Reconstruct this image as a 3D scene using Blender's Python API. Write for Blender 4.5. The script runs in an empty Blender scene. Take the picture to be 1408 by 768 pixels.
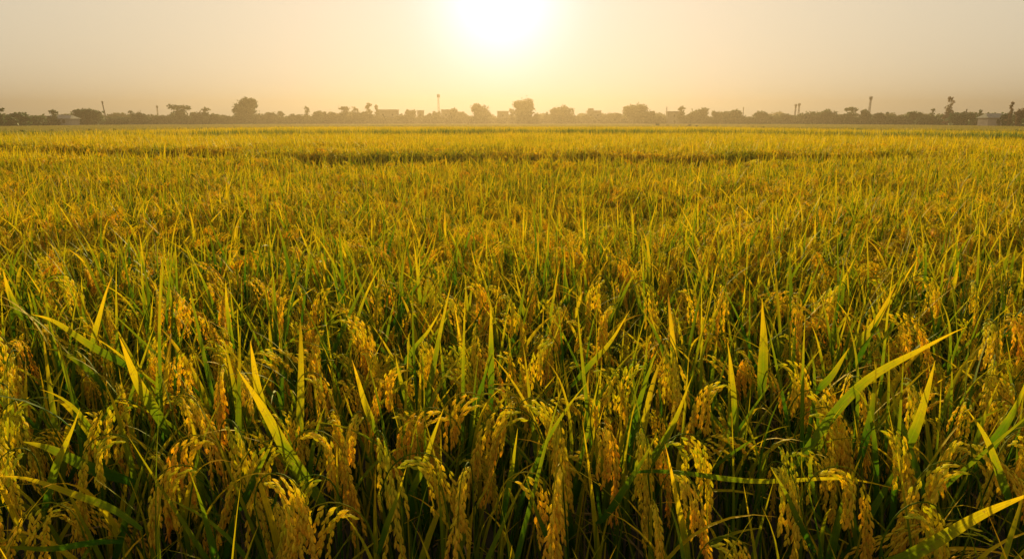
import bpy, math, random
import numpy as np
from mathutils import Vector, Matrix

random.seed(7)
R = np.random.default_rng(11)
sc = bpy.context.scene
COL = sc.collection
PI = math.pi

# ------------------------------------------------------------------ camera
W, H = 1408.0, 768.0
FPX = W * 24.0 / 36.0
HORIZON = 167.0
PITCH = math.atan((H / 2 - HORIZON) / FPX)
CAMZ = 1.62
cam_d = bpy.data.cameras.new("camera")
cam_d.lens = 24.0
cam_d.sensor_width = 36.0
cam_d.clip_start = 0.05
cam_d.clip_end = 4000.0
cam = bpy.data.objects.new("camera", cam_d)
COL.objects.link(cam)
cam.location = (0, 0, CAMZ)
cam.rotation_euler = (PI / 2 - PITCH, 0, 0)
sc.camera = cam

# ------------------------------------------------------------------ world and sun
SUN_EL = math.radians(9.0)
SUN_AZ = math.radians(-0.9)
SUN_DIR = Vector((math.sin(SUN_AZ) * math.cos(SUN_EL), math.cos(SUN_AZ) * math.cos(SUN_EL), math.sin(SUN_EL)))
SKY_TINT = (4.3, 3.82, 2.98)
SKY_GLARE = [(14.0, (0.0, 0.0, 0.2)), (60.0, (0.0, -0.15, 0.6)), (330.0, (3.0, 3.3, 5.0))]
world = bpy.data.worlds.new("World")
sc.world = world
world.use_nodes = True
wn, wl = world.node_tree.nodes, world.node_tree.links
wn.clear()
w_out = wn.new("ShaderNodeOutputWorld")
w_bg = wn.new("ShaderNodeBackground")
w_sky = wn.new("ShaderNodeTexSky")
w_sky.sky_type = 'NISHITA'
w_sky.sun_disc = False
w_sky.sun_elevation = SUN_EL
w_sky.sun_rotation = SUN_AZ
w_sky.air_density = 1.0
w_sky.dust_density = 3.5
w_sky.ozone_density = 1.0
# thick morning air evens the sky out: soften its range, keep the glare round the sun
w_gam = wn.new("ShaderNodeGamma")
w_gam.inputs[1].default_value = 0.15
wl.new(w_sky.outputs[0], w_gam.inputs[0])
w_tint = wn.new("ShaderNodeMix")
w_tint.data_type = 'RGBA'
w_tint.blend_type = 'MULTIPLY'
w_tint.inputs[0].default_value = 1.0
w_tint.inputs[7].default_value = (SKY_TINT[0], SKY_TINT[1], SKY_TINT[2], 1)
wl.new(w_gam.outputs[0], w_tint.inputs[6])
w_dir = wn.new("ShaderNodeTexCoord")
w_dot = wn.new("ShaderNodeVectorMath")
w_dot.operation = 'DOT_PRODUCT'
wl.new(w_dir.outputs["Generated"], w_dot.inputs[0])
w_dot.inputs[1].default_value = SUN_DIR
w_max = wn.new("ShaderNodeMath")
w_max.operation = 'MAXIMUM'
wl.new(w_dot.outputs["Value"], w_max.inputs[0])
w_max.inputs[1].default_value = 0.0
w_sum = w_tint.outputs[2]
for g_pow, g_col in SKY_GLARE:
    w_pow = wn.new("ShaderNodeMath")
    w_pow.operation = 'POWER'
    wl.new(w_max.outputs[0], w_pow.inputs[0])
    w_pow.inputs[1].default_value = g_pow
    w_gs = wn.new("ShaderNodeVectorMath")
    w_gs.operation = 'SCALE'
    w_gs.inputs[0].default_value = g_col
    wl.new(w_pow.outputs[0], w_gs.inputs["Scale"])
    w_glare = wn.new("ShaderNodeVectorMath")
    w_glare.operation = 'ADD'
    wl.new(w_gs.outputs[0], w_glare.inputs[0])
    wl.new(w_sum, w_glare.inputs[1])
    w_sum = w_glare.outputs[0]
wl.new(w_glare.outputs[0], w_bg.inputs[0])
w_bg.inputs[1].default_value = 0.05
wl.new(w_bg.outputs[0], w_out.inputs[0])

sun_d = bpy.data.lights.new("sun", 'SUN')
sun_d.energy = 5.0
sun_d.angle = math.radians(0.6)
sun_d.color = (1.0, 0.80, 0.31)
sun = bpy.data.objects.new("sun", sun_d)
COL.objects.link(sun)
sun.rotation_euler = SUN_DIR.to_track_quat('Z', 'Y').to_euler()
sun.location = (0, -3, 12)

vs = sc.view_settings
vs.view_transform = 'Standard'
vs.look = 'None'
vs.gamma = 1.0
vs.use_curve_mapping = False
vs.exposure = 1.4

sc.render.engine = 'CYCLES'
cy = sc.cycles
cy.use_denoising = True
try:
    cy.denoiser = 'OPENIMAGEDENOISE'
    cy.denoising_input_passes = 'RGB_ALBEDO_NORMAL'
except Exception:
    pass
cy.max_bounces = 7
cy.diffuse_bounces = 4
cy.glossy_bounces = 2
cy.transmission_bounces = 4
cy.volume_bounces = 0
cy.sample_clamp_indirect = 4.0
cy.sample_clamp_direct = 4.0


def at(px, py, z):
    """the point of the plane of height z that the photograph shows at (px, py)"""
    dx, dy = (px - W / 2) / FPX, (H / 2 - py) / FPX
    c, s = math.cos(PITCH), math.sin(PITCH)
    d = Vector((dx, c + s * dy, -s + c * dy))
    t = (z - CAMZ) / d.z
    return Vector((d.x * t, d.y * t, z))


def at_depth(px, py, y):
    dx, dy = (px - W / 2) / FPX, (H / 2 - py) / FPX
    c, s = math.cos(PITCH), math.sin(PITCH)
    d = Vector((dx, c + s * dy, -s + c * dy))
    t = y / d.y
    return Vector((d.x * t, y, CAMZ + d.z * t))


# ------------------------------------------------------------------ node helpers
def new_mat(name):
    m = bpy.data.materials.new(name)
    m.use_nodes = True
    m.node_tree.nodes.clear()
    return m, m.node_tree.nodes, m.node_tree.links


def ramp(nodes, stops):
    r = nodes.new("ShaderNodeValToRGB")
    e = r.color_ramp.elements
    while len(e) < len(stops):
        e.new(0.5)
    for el, (p, c) in zip(e, stops):
        el.position = p
        el.color = (*c, 1)
    return r


def math_node(nodes, links, op, a, b=None, c=None, clamp=False):
    n = nodes.new("ShaderNodeMath")
    n.operation = op
    n.use_clamp = clamp
    for i, v in enumerate((a, b, c)):
        if v is None:
            continue
        if isinstance(v, (int, float)):
            n.inputs[i].default_value = v
        else:
            links.new(v, n.inputs[i])
    return n.outputs[0]


def plant_shader(nodes, links, color, translucency, rough, spec, bump=None):
    out = nodes.new("ShaderNodeOutputMaterial")
    p = nodes.new("ShaderNodeBsdfPrincipled")
    p.inputs["Roughness"].default_value = rough
    p.inputs["Specular IOR Level"].default_value = spec
    links.new(color, p.inputs["Base Color"])
    if bump is not None:
        links.new(bump, p.inputs["Normal"])
    t = nodes.new("ShaderNodeBsdfTranslucent")
    links.new(color, t.inputs["Color"])
    mx = nodes.new("ShaderNodeMixShader")
    mx.inputs[0].default_value = translucency
    links.new(p.outputs[0], mx.inputs[1])
    links.new(t.outputs[0], mx.inputs[2])
    links.new(mx.outputs[0], out.inputs[0])


# every rice mesh carries the colour attribute "grow": x = along, y = across, z = a random number of the piece
def mat_rice_leaf(name, stops, translucency=0.44, shift=0.0):
    m, n, l = new_mat(name)
    a = n.new("ShaderNodeAttribute")
    a.attribute_name = "grow"
    sp = n.new("ShaderNodeSeparateColor")
    l.new(a.outputs["Color"], sp.inputs[0])
    oi = n.new("ShaderNodeObjectInfo")
    tc = n.new("ShaderNodeTexCoord")
    nz = n.new("ShaderNodeTexNoise")
    nz.inputs["Scale"].default_value = 26.0
    nz.inputs["Detail"].default_value = 3.0
    l.new(tc.outputs["Object"], nz.inputs["Vector"])
    t = math_node(n, l, 'MULTIPLY', sp.outputs[0], 0.52)
    t = math_node(n, l, 'MULTIPLY_ADD', sp.outputs[2], 0.36, t)
    t = math_node(n, l, 'MULTIPLY_ADD', oi.outputs["Random"], 0.16, t)
    t = math_node(n, l, 'MULTIPLY_ADD', nz.outputs["Fac"], 0.22, t)
    # the edges yellow before the midrib does
    ac = math_node(n, l, 'SUBTRACT', sp.outputs[1], 0.5)
    ac = math_node(n, l, 'ABSOLUTE', ac)
    t = math_node(n, l, 'MULTIPLY_ADD', ac, 0.12, t)
    t = math_node(n, l, 'ADD', t, -0.235 + shift, clamp=True)
    r = ramp(n, stops)
    l.new(t, r.inputs[0])
    # pale midrib and fine veins
    rib = math_node(n, l, 'LESS_THAN', ac, 0.055)
    vein = math_node(n, l, 'SINE', math_node(n, l, 'MULTIPLY', sp.outputs[1], 75.0))
    vein = math_node(n, l, 'MULTIPLY_ADD', vein, 0.07, 0.96)
    br = math_node(n, l, 'MULTIPLY_ADD', rib, 0.22, vein)
    mul = n.new("ShaderNodeVectorMath")
    mul.operation = 'SCALE'
    l.new(r.outputs[0], mul.inputs[0])
    l.new(br, mul.inputs["Scale"])
    # brown flecks of age
    fl = n.new("ShaderNodeTexNoise")
    fl.inputs["Scale"].default_value = 150.0
    fl.inputs["Detail"].default_value = 2.0
    l.new(tc.outputs["Object"], fl.inputs["Vector"])
    fm = n.new("ShaderNodeMapRange")
    fm.inputs["From Min"].default_value = 0.63
    fm.inputs["From Max"].default_value = 0.72
    fm.inputs["To Max"].default_value = 0.7
    l.new(fl.outputs["Fac"], fm.inputs["Value"])
    fx = n.new("ShaderNodeMix")
    fx.data_type = 'RGBA'
    fx.inputs[7].default_value = (0.17, 0.085, 0.022, 1)
    l.new(fm.outputs[0], fx.inputs[0])
    l.new(mul.outputs[0], fx.inputs[6])
    bp = n.new("ShaderNodeBump")
    bp.inputs["Strength"].default_value = 0.25
    bp.inputs["Distance"].default_value = 0.001
    l.new(vein, bp.inputs["Height"])
    plant_shader(n, l, fx.outputs[2], translucency, 0.6, 0.04, bp.outputs[0])
    return m


LEAF_STOPS = [(0.0, (0.014, 0.050, 0.002)), (0.22, (0.038, 0.098, 0.003)), (0.42, (0.145, 0.178, 0.003)), (0.60, (0.430, 0.315, 0.004)),
              (0.76, (0.600, 0.375, 0.005)), (0.92, (0.560, 0.250, 0.012)), (1.0, (0.270, 0.130, 0.035))]
M_leaf = mat_rice_leaf("rice leaf", LEAF_STOPS)
M_dry = mat_rice_leaf("withered rice leaf", [(0.0, (0.16, 0.11, 0.035)), (0.5, (0.26, 0.17, 0.05)), (1.0, (0.33, 0.23, 0.10))], 0.3)


def mat_grain():
    m, n, l = new_mat("ripe rice grain")
    a = n.new("ShaderNodeAttribute")
    a.attribute_name = "grow"
    sp = n.new("ShaderNodeSeparateColor")
    l.new(a.outputs["Color"], sp.inputs[0])
    oi = n.new("ShaderNodeObjectInfo")
    t = math_node(n, l, 'MULTIPLY', sp.outputs[0], 0.55)
    t = math_node(n, l, 'MULTIPLY_ADD', sp.outputs[2], 0.32, t)
    t = math_node(n, l, 'MULTIPLY_ADD', oi.outputs["Random"], 0.26, t)
    t = math_node(n, l, 'ADD', t, -0.10, clamp=True)
    r = ramp(n, [(0.0, (0.42, 0.50, 0.026)), (0.28, (0.76, 0.66, 0.034)), (0.55, (0.87, 0.64, 0.048)),
                 (0.80, (0.87, 0.53, 0.046)), (1.0, (0.76, 0.36, 0.036))])
    l.new(t, r.inputs[0])
    tc = n.new("ShaderNodeTexCoord")
    nz = n.new("ShaderNodeTexNoise")
    nz.inputs["Scale"].default_value = 420.0
    nz.inputs["Detail"].default_value = 2.0
    l.new(tc.outputs["Object"], nz.inputs["Vector"])
    br = math_node(n, l, 'MULTIPLY_ADD', nz.outputs["Fac"], 0.5, 0.75)
    mul = n.new("ShaderNodeVectorMath")
    mul.operation = 'SCALE'
    l.new(r.outputs[0], mul.inputs[0])
    l.new(br, mul.inputs["Scale"])
    bp = n.new("ShaderNodeBump")
    bp.inputs["Strength"].default_value = 0.3
    bp.inputs["Distance"].default_value = 0.0008
    l.new(nz.outputs["Fac"], bp.inputs["Height"])
    plant_shader(n, l, mul.outputs[0], 0.72, 0.6, 0.15, bp.outputs[0])
    return m


M_grain = mat_grain()


def mat_simple(name, c1, c2, scale=3.0, rough=0.85, transl=None, detail=5.0, objvar=0.0):
    m, n, l = new_mat(name)
    tc = n.new("ShaderNodeTexCoord")
    nz = n.new("ShaderNodeTexNoise")
    nz.inputs["Scale"].default_value = scale
    nz.inputs["Detail"].default_value = detail
    l.new(tc.outputs["Object"], nz.inputs["Vector"])
    f = nz.outputs["Fac"]
    if objvar:
        oi = n.new("ShaderNodeObjectInfo")
        f = math_node(n, l, 'MULTIPLY_ADD', oi.outputs["Random"], objvar, math_node(n, l, 'SUBTRACT', f, objvar / 2), clamp=True)
    r = ramp(n, [(0.3, c1), (0.7, c2)])
    l.new(f, r.inputs[0])
    plant_shader(n, l, r.outputs[0], transl if transl else 0.0, rough, 0.25)
    return m


M_mud = mat_simple("dark paddy mud", (0.030, 0.022, 0.012), (0.060, 0.045, 0.022), 1.3)
M_bund = mat_simple("bund earth", (0.045, 0.04, 0.015), (0.085, 0.065, 0.03), 2.0)
M_bark = mat_simple("bark", (0.05, 0.035, 0.02), (0.10, 0.07, 0.045), 4.0)
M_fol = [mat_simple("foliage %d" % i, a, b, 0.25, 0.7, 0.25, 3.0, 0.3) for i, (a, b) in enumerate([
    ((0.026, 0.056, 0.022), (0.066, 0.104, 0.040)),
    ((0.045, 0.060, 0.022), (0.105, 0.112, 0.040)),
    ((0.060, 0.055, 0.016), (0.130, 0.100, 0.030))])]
M_red = mat_simple("russet foliage", (0.09, 0.045, 0.025), (0.17, 0.09, 0.05), 0.4, 0.7, 0.2)
M_wall = mat_simple("grimy rendered wall", (0.13, 0.115, 0.09), (0.20, 0.175, 0.14), 0.6)
M_pale = mat_simple("pale rendered wall", (0.26, 0.24, 0.22), (0.34, 0.31, 0.28), 0.6)
M_pink = mat_simple("pale pink wall", (0.42, 0.33, 0.27), (0.52, 0.42, 0.35), 0.6)
M_roof = mat_simple("sheet roof", (0.16, 0.15, 0.14), (0.26, 0.24, 0.22), 0.8)
M_dark = mat_simple("dark opening", (0.015, 0.015, 0.014), (0.03, 0.03, 0.028), 1.0)
M_steel = mat_simple("weathered steel", (0.12, 0.11, 0.10), (0.20, 0.17, 0.15), 1.0, 0.6)
M_weed = mat_simple("bund weeds", (0.030, 0.055, 0.010), (0.075, 0.100, 0.018), 3.0, 0.7, 0.35, 3.0, 0.4)


# ------------------------------------------------------------------ mesh building with numpy
class MB:
    def __init__(s):
        s.v, s.a, s.q, s.t, s.qm, s.tm = [], [], [], [], [], []
        s.n = 0

    def add(s, v, a, quads=None, tris=None, mi=0):
        v = np.asarray(v, float)
        s.v.append(v)
        s.a.append(np.broadcast_to(np.asarray(a, float), (len(v), 3)))
        if quads is not None and len(quads):
            q = np.asarray(quads, int) + s.n
            s.q.append(q)
            s.qm.append(np.full(len(q), mi))
        if tris is not None and len(tris):
            t = np.asarray(tris, int) + s.n
            s.t.append(t)
            s.tm.append(np.full(len(t), mi))
        s.n += len(v)

    def arrays(s):
        z = lambda l, k: np.concatenate(l) if l else np.zeros((0, k), int)
        zz = lambda l: np.concatenate(l) if l else np.zeros(0, int)
        return np.concatenate(s.v), np.concatenate(s.a), z(s.q, 4), z(s.t, 3), zz(s.qm), zz(s.tm)

    def append(s, arr, M, mi=None, da=0.0):
        """arrays of another mesh moved by the 4x4 matrix M"""
        v, a, q, t, qm, tm = arr
        s.v.append(v @ M[:3, :3].T + M[:3, 3])
        a2 = a.copy()
        a2[:, 2] = np.clip(a2[:, 2] + da, 0, 1)
        s.a.append(a2)
        s.q.append(q + s.n)
        s.t.append(t + s.n)
        s.qm.append(qm if mi is None else np.full(len(q), mi))
        s.tm.append(tm if mi is None else np.full(len(t), mi))
        s.n += len(v)

    def mesh(s, name, mats, smooth=True):
        v, a, q, t, qm, tm = s.arrays()
        me = bpy.data.meshes.new(name)
        nq, nt = len(q), len(t)
        me.vertices.add(len(v))
        me.vertices.foreach_set("co", v.astype(np.float32).ravel())
        me.loops.add(nq * 4 + nt * 3)
        me.loops.foreach_set("vertex_index", np.concatenate([q.ravel(), t.ravel()]).astype(np.int32))
        me.polygons.add(nq + nt)
        me.polygons.foreach_set("loop_start", np.concatenate([np.arange(nq) * 4, nq * 4 + np.arange(nt) * 3]).astype(np.int32))
        me.polygons.foreach_set("material_index", np.concatenate([qm, tm]).astype(np.int32))
        me.polygons.foreach_set("use_smooth", np.full(nq + nt, smooth))
        at_ = me.attributes.new("grow", 'FLOAT_COLOR', 'POINT')
        c = np.ones((len(v), 4), np.float32)
        c[:, :3] = a
        at_.data.foreach_set("color", c.ravel())
        for m in mats:
            me.materials.append(m)
        me.update()
        me.validate()
        return me


def link(name, me, parent=None):
    o = bpy.data.objects.new(name, me)
    COL.objects.link(o)
    if parent is not None:
        o.parent = parent
    return o


def tag(o, label=None, cat=None, group=None, kind=None):
    if label:
        o["label"] = label
    if cat:
        o["category"] = cat
    if group:
        o["group"] = group
    if kind:
        o["kind"] = kind
    return o


def frames(P):
    T = np.gradient(P, axis=0)
    T /= np.linalg.norm(T, axis=1)[:, None] + 1e-12
    return T


def tube(mb, P, rad, sides, a0, mi=0):
    """tapered tube along P; a0 = (base, across, rnd), 'along' runs 0..1 added to the base"""
    P = np.asarray(P, float)
    n = len(P)
    T = frames(P)
    ref = np.array([0.13, 0.97, 0.2])
    U = np.cross(T, ref)
    U /= np.linalg.norm(U, axis=1)[:, None] + 1e-12
    V = np.cross(T, U)
    th = np.arange(sides) * 2 * PI / sides
    rad = np.broadcast_to(np.asarray(rad, float), (n,))
    ring = P[:, None, :] + rad[:, None, None] * (np.cos(th)[None, :, None] * U[:, None, :] + np.sin(th)[None, :, None] * V[:, None, :])
    al = np.linspace(a0[0], a0[1], n)
    att = np.zeros((n, sides, 3))
    att[:, :, 0] = al[:, None]
    att[:, :, 1] = 0.25
    att[:, :, 2] = a0[2]
    i = np.arange(n - 1)[:, None] * sides
    j = np.arange(sides)[None, :]
    k = (j + 1) % sides
    q = np.stack([i + j, i + k, i + sides + k, i + sides + j], -1).reshape(-1, 4)
    mb.add(ring.reshape(-1, 3), att.reshape(-1, 3), q, mi=mi)


def blade(mb, P, width, side, fold, rnd, cross=3, mi=0, base_w=0.5):
    """a leaf blade along P (n,3) with the side vectors side (n,3)"""
    n = len(P)
    t = np.linspace(0, 1, n)
    w = width * 0.5 * np.minimum(base_w + (1 - base_w) * np.clip(t / 0.30, 0, 1) ** 0.7, 1) * np.clip(1 - ((t - 0.28) / 0.72).clip(0, 1) ** 1.55, 0.0, 1)
    w[-1] = width * 0.012
    T = frames(P)
    N = np.cross(T, side)
    if cross == 3:
        L = P - side * w[:, None] + N * (fold * w)[:, None]
        C = P
        Rr = P + side * w[:, None] + N * (fold * w)[:, None]
        v = np.stack([L, C, Rr], 1)
        acr = np.array([0, 0.5, 1.0])
    else:
        v = np.stack([P - side * w[:, None], P + side * w[:, None]], 1)
        acr = np.array([0.2, 0.8])
    k = v.shape[1]
    att = np.zeros((n, k, 3))
    att[:, :, 0] = t[:, None]
    att[:, :, 1] = acr[None]
    att[:, :, 2] = rnd
    i = np.arange(n - 1)[:, None] * k
    j = np.arange(k - 1)[None, :]
    q = np.stack([i + j, i + j + 1, i + k + j + 1, i + k + j], -1).reshape(-1, 4)
    mb.add(v.reshape(-1, 3), att.reshape(-1, 3), q, mi=mi)


def curve_pts(n, length, e0, bend, power, drift=0.0):
    t = np.linspace(0, 1, n)
    e = e0 - bend * t ** power
    az = drift * t ** 1.5
    d = np.stack([np.cos(e) * np.cos(az), np.cos(e) * np.sin(az), np.sin(e)], 1)
    step = length / (n - 1)
    P = np.zeros((n, 3))
    P[1:] = np.cumsum((d[:-1] + d[1:]) / 2, 0) * step
    return P, az


# ------------------------------------------------------------------ rice pieces, each in three levels of detail
N_LEAF, N_PAN, N_STALK, N_DRY = 22, 16, 10, 8
LEAFSPEC = []
for i in range(N_LEAF):
    slim = i % 3 == 0
    LEAFSPEC.append(dict(length=random.uniform(0.44, 0.58) if slim else random.uniform(0.29, 0.48), width=random.uniform(0.0095, 0.0135) if slim else random.uniform(0.0115, 0.0195),
                         bend=random.choice([random.uniform(0.02, 0.3), random.uniform(0.1, 0.6), random.uniform(0.5, 1.5)]),
                         power=random.uniform(1.4, 2.6), drift=random.uniform(-0.35, 0.35), twist=random.uniform(-0.9, 0.9),
                         fold=random.uniform(0.10, 0.45), rnd=random.random() ** 0.9))


def leaf_arrays(sp, lod):
    mb = MB()
    n = (12, 7, 5)[lod]
    # local: the blade starts at the origin and rises along +Z, bending towards +X
    P, az = curve_pts(n, sp['length'], PI / 2, sp['bend'], sp['power'], sp['drift'])
    t = np.linspace(0, 1, n)
    tw = sp['twist'] * t
    T = frames(P)
    s0 = np.stack([-np.sin(az), np.cos(az), np.zeros(n)], 1)
    s0 -= T * (T * s0).sum(1)[:, None]
    s0 /= np.linalg.norm(s0, axis=1)[:, None]
    nn = np.cross(T, s0)
    side = s0 * np.cos(tw)[:, None] + nn * np.sin(tw)[:, None]
    blade(mb, P, sp['width'] * (1.0, 0.9, 1.05)[lod], side, sp['fold'], sp['rnd'], 3 if lod < 2 else 2)
    return mb.arrays()


# grain template: a plump spindle along +X from 0 to 1, lemma ridge on top
def grain_template(lod):
    if lod == 0:
        xs, rs, k = [0.0, 0.14, 0.36, 0.62, 0.86, 1.0], [0.05, 0.30, 0.5, 0.47, 0.24, 0.03], 6
    else:
        xs, rs, k = [0.0, 0.4, 1.0], [0.08, 0.5, 0.04], 4
    v = []
    for x, r in zip(xs, rs):
        for j in range(k):
            th = 2 * PI * j / k
            v.append((x, r * math.cos(th) * 0.82, r * math.sin(th)))
    q = [(i * k + j, i * k + (j + 1) % k, (i + 1) * k + (j + 1) % k, (i + 1) * k + j) for i in range(len(xs) - 1) for j in range(k)]
    return np.array(v), np.array(q)


GT = [grain_template(0), grain_template(1)]
PANSPEC = []
for i in range(N_PAN):
    PANSPEC.append(dict(seed=100 + i, length=random.uniform(0.25, 0.33), e0=random.uniform(1.25, 1.5),
                        bend=random.uniform(2.55, 2.95) if i % 4 else random.uniform(1.7, 2.3), power=random.uniform(0.55, 0.85),
                        nb=random.randint(11, 13), drift=random.uniform(-0.5, 0.5), rnd=random.random(), ripe=random.choice([-.14, -.06, 0, 0.05, 0.12])))


def panicle_arrays(sp, lod):
    g = np.random.default_rng(sp['seed'])
    mb = MB()
    n = (18, 10, 7)[lod]
    t = np.linspace(0, 1, n)
    q_ = np.clip((t - 0.02) / sp['power'], 0, 1)
    e = sp['e0'] - sp['bend'] * q_ * q_ * (3 - 2 * q_)
    az = sp['drift'] * t
    dv = np.stack([np.cos(e) * np.cos(az), np.cos(e) * np.sin(az), np.sin(e)], 1)
    P = np.zeros((n, 3))
    P[1:] = np.cumsum((dv[:-1] + dv[1:]) / 2, 0) * sp['length'] / (n - 1)
    tube(mb, P, np.linspace(0.0015, 0.0005, n), (5, 3, 3)[lod], (0.5, 0.9, sp['rnd'] * 0.5), mi=1)
    T = frames(P)
    s = np.linspace(0, 1, n)
    apex = P[np.argmax(P[:, 2])]
    gv, gq = GT[0 if lod == 0 else 1]
    for b in range(sp['nb']):
        tb = 0.18 + 0.80 * (b / (sp['nb'] - 1)) ** 0.95
        p = np.array([np.interp(tb, s, P[:, k]) for k in range(3)])
        d = np.array([np.interp(tb, s, T[:, k]) for k in range(3)])
        off = g.normal(0, 0.15, 3)
        d += off
        d /= np.linalg.norm(d)
        L = (0.135 - 0.070 * tb) * g.uniform(0.85, 1.2)
        m = 9
        step = L / (m - 1)
        pts = [p]
        for k in range(m - 1):
            tq = min(tb + 0.12 + 1.1 * k * step / sp['length'], 1.0)
            d = np.array([np.interp(tq, s, T[:, j]) for j in range(3)]) + np.array([0, 0, -1.0]) * (0.12 + 0.07 * k) + off * (1 - 0.07 * k) + g.normal(0, 0.02, 3)
            d /= np.linalg.norm(d)
            pts.append(pts[-1] + d * step)
        pts = np.array(pts)
        if lod == 2:
            # one slim tassel per branch
            tube(mb, pts[::2], np.array([0.0022, 0.0058, 0.0068, 0.0060, 0.0018]), 4, (0.12 + 0.38 * tb, 0.35 + 0.35 * tb, g.uniform(0.2, .7)))
            continue
        tube(mb, pts[::(1 if lod == 0 else 2)], 0.0005, 3, (0.7, 0.9, 0.4), mi=1)
        tt = np.linspace(0, 1, m)
        TB = frames(pts)
        ng = int(round(L / (0.0066 if lod == 0 else 0.0092)))
        for k in range(ng):
            u = 0.10 + 0.90 * k / max(ng - 1, 1)
            c = np.array([np.interp(u, tt, pts[:, j]) for j in range(3)])
            dd = np.array([np.interp(u, tt, TB[:, j]) for j in range(3)])
            ph = k * 2.4 + g.uniform(-0.5, 0.5)
            o = np.array([math.cos(ph), math.sin(ph), 0.0])
            o -= dd * (o @ dd)
            o /= np.linalg.norm(o) + 1e-9
            X = dd + o * g.uniform(0.12, 0.32)
            X /= np.linalg.norm(X)
            Y = np.cross(X, o)
            Y /= np.linalg.norm(Y) + 1e-9
            Z = np.cross(X, Y)
            ln = g.uniform(0.0135, 0.0168) * (1.0 if lod == 0 else 1.15)
            wd = ln * g.uniform(0.31, 0.38)
            if g.uniform() < 0.07:
                wd *= 0.5
            vv = c + o * 0.001 + gv[:, :1] * ln * X + gv[:, 1:2] * wd * Y + gv[:, 2:3] * wd * Z
            al = np.clip(0.05 + 0.50 * tb + 0.42 * u + sp['ripe'] + g.normal(0, 0.07), 0, 1)
            mb.add(vv, (al, 0.5, g.uniform(0, 1)), gq)
    return mb.arrays(), apex


# stalk: from the soil to the neck of the panicle; unit length along +Z bending slightly to +X
STALKSPEC = [dict(bend=random.uniform(0.03, 0.22), drift=random.uniform(-.4, .4), rnd=random.random()) for _ in range(N_STALK)]


def stalk_arrays(sp, lod):
    mb = MB()
    n = (10, 6, 4)[lod]
    P, az = curve_pts(n, 0.80, PI / 2 - sp['bend'] * 0.3, sp['bend'], 1.3, sp['drift'])
    r = np.linspace(0.0048, 0.0019, n) if lod < 2 else np.linspace(0.004, 0.002, n)
    tube(mb, P, r, (6, 4, 3)[lod], (0.0, 0.55, sp['rnd']))
    return mb.arrays(), P


DRYSPEC = [dict(length=random.uniform(0.25, 0.5), width=random.uniform(0.004, 0.008), bend=random.uniform(0.6, 2.2),
                power=random.uniform(0.9, 1.5), drift=random.uniform(-0.9, 0.9), twist=random.uniform(-3, 3), fold=0.5, rnd=random.random()) for _ in range(N_DRY)]

LIB = {}
for lod in range(3):
    LIB['leaf', lod] = [leaf_arrays(s, lod) for s in LEAFSPEC]
    LIB['withered_leaf', lod] = [leaf_arrays(s, lod) for s in DRYSPEC]
    pa = [panicle_arrays(s, lod) for s in PANSPEC]
    LIB['panicle', lod] = [x[0] for x in pa]
    if lod == 0:
        APEX = [x[1] for x in pa]
    st = [stalk_arrays(s, lod) for s in STALKSPEC]
    LIB['stalk', lod] = [x[0] for x in st]
    if lod == 0:
        STALKP = [x[1] for x in st]
MATS = {'leaf': [M_leaf], 'withered_leaf': [M_dry], 'panicle': [M_grain, M_leaf], 'stalk': [M_leaf]}


def arr_mesh(name, arr, mats):
    mb = MB()
    mb.append(arr, np.eye(4))
    return mb.mesh(name, mats)


HERO = {k: [arr_mesh(k, a, MATS[k]) for a in LIB[k, 0]] for k in MATS}


def rot(axis, ang):
    return np.array(Matrix.Rotation(ang, 4, axis))


def trans(p):
    m = np.eye(4)
    m[:3, 3] = p
    return m


def scale(s):
    m = np.eye(4)
    m[0, 0] = m[1, 1] = m[2, 2] = s
    return m


def compose(rr, nt=5, nleaf=13, npan=5, ndry=3, top=1.0):
    """one hill of rice: a list of (piece, variant, 4x4) around its own base"""
    out = []
    tips = []
    for i in range(nt):
        a = 2 * PI * (i + rr.uniform(-.35, .35)) / nt
        b = np.array([math.cos(a), math.sin(a), 0]) * rr.uniform(0.008, 0.03)
        v = int(rr.integers(N_STALK))
        h = rr.uniform(0.88, 1.06) * top
        M = trans(b) @ rot('Z', a) @ rot('Y', rr.uniform(0.0, 0.16)) @ scale(h)
        out.append(('stalk', v, M))
        tips.append((M, v, a))
    for i in range(npan):
        M, v, a = tips[i % nt]
        P = STALKP[v]
        p = (M @ np.append(P[-1], 1))[:3]
        yaw = a + rr.normal(0, 1.0)
        out.append(('panicle', int(rr.integers(N_PAN)), trans(p) @ rot('Z', yaw) @ rot('Y', rr.uniform(-.05, .2)) @ scale(rr.uniform(0.85, 1.12))))
    for i in range(nleaf):
        M, v, a = tips[int(rr.integers(nt))]
        P = STALKP[v]
        f = (0.82, 0.70, 0.56, 0.42)[int(rr.choice(4, p=[0.38, 0.30, 0.20, 0.12]))] + rr.uniform(-.05, .06)
        k = f * (len(P) - 1)
        k0 = int(k)
        pl = P[k0] + (P[min(k0 + 1, len(P) - 1)] - P[k0]) * (k - k0)
        p = (M @ np.append(pl, 1))[:3]
        yaw = rr.uniform(0, 2 * PI)
        lean = abs(rr.normal(0.0, 0.34)) + 0.05
        out.append(('leaf', int(rr.integers(N_LEAF)), trans(p) @ rot('Z', yaw) @ rot('Y', lean) @ rot('Z', rr.uniform(-1.2, 1.2)) @ scale(rr.uniform(0.8, 1.12) * (0.9 + 0.1 * top))))
    for i in range(ndry):
        p = np.array([rr.uniform(-.03, .03), rr.uniform(-.03, .03), rr.uniform(0.10, 0.5)])
        out.append(('withered_leaf', int(rr.integers(N_DRY)), trans(p) @ rot('Z', rr.uniform(0, 2 * PI)) @ rot('Y', rr.uniform(0.2, 0.9))))
    return out


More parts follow.
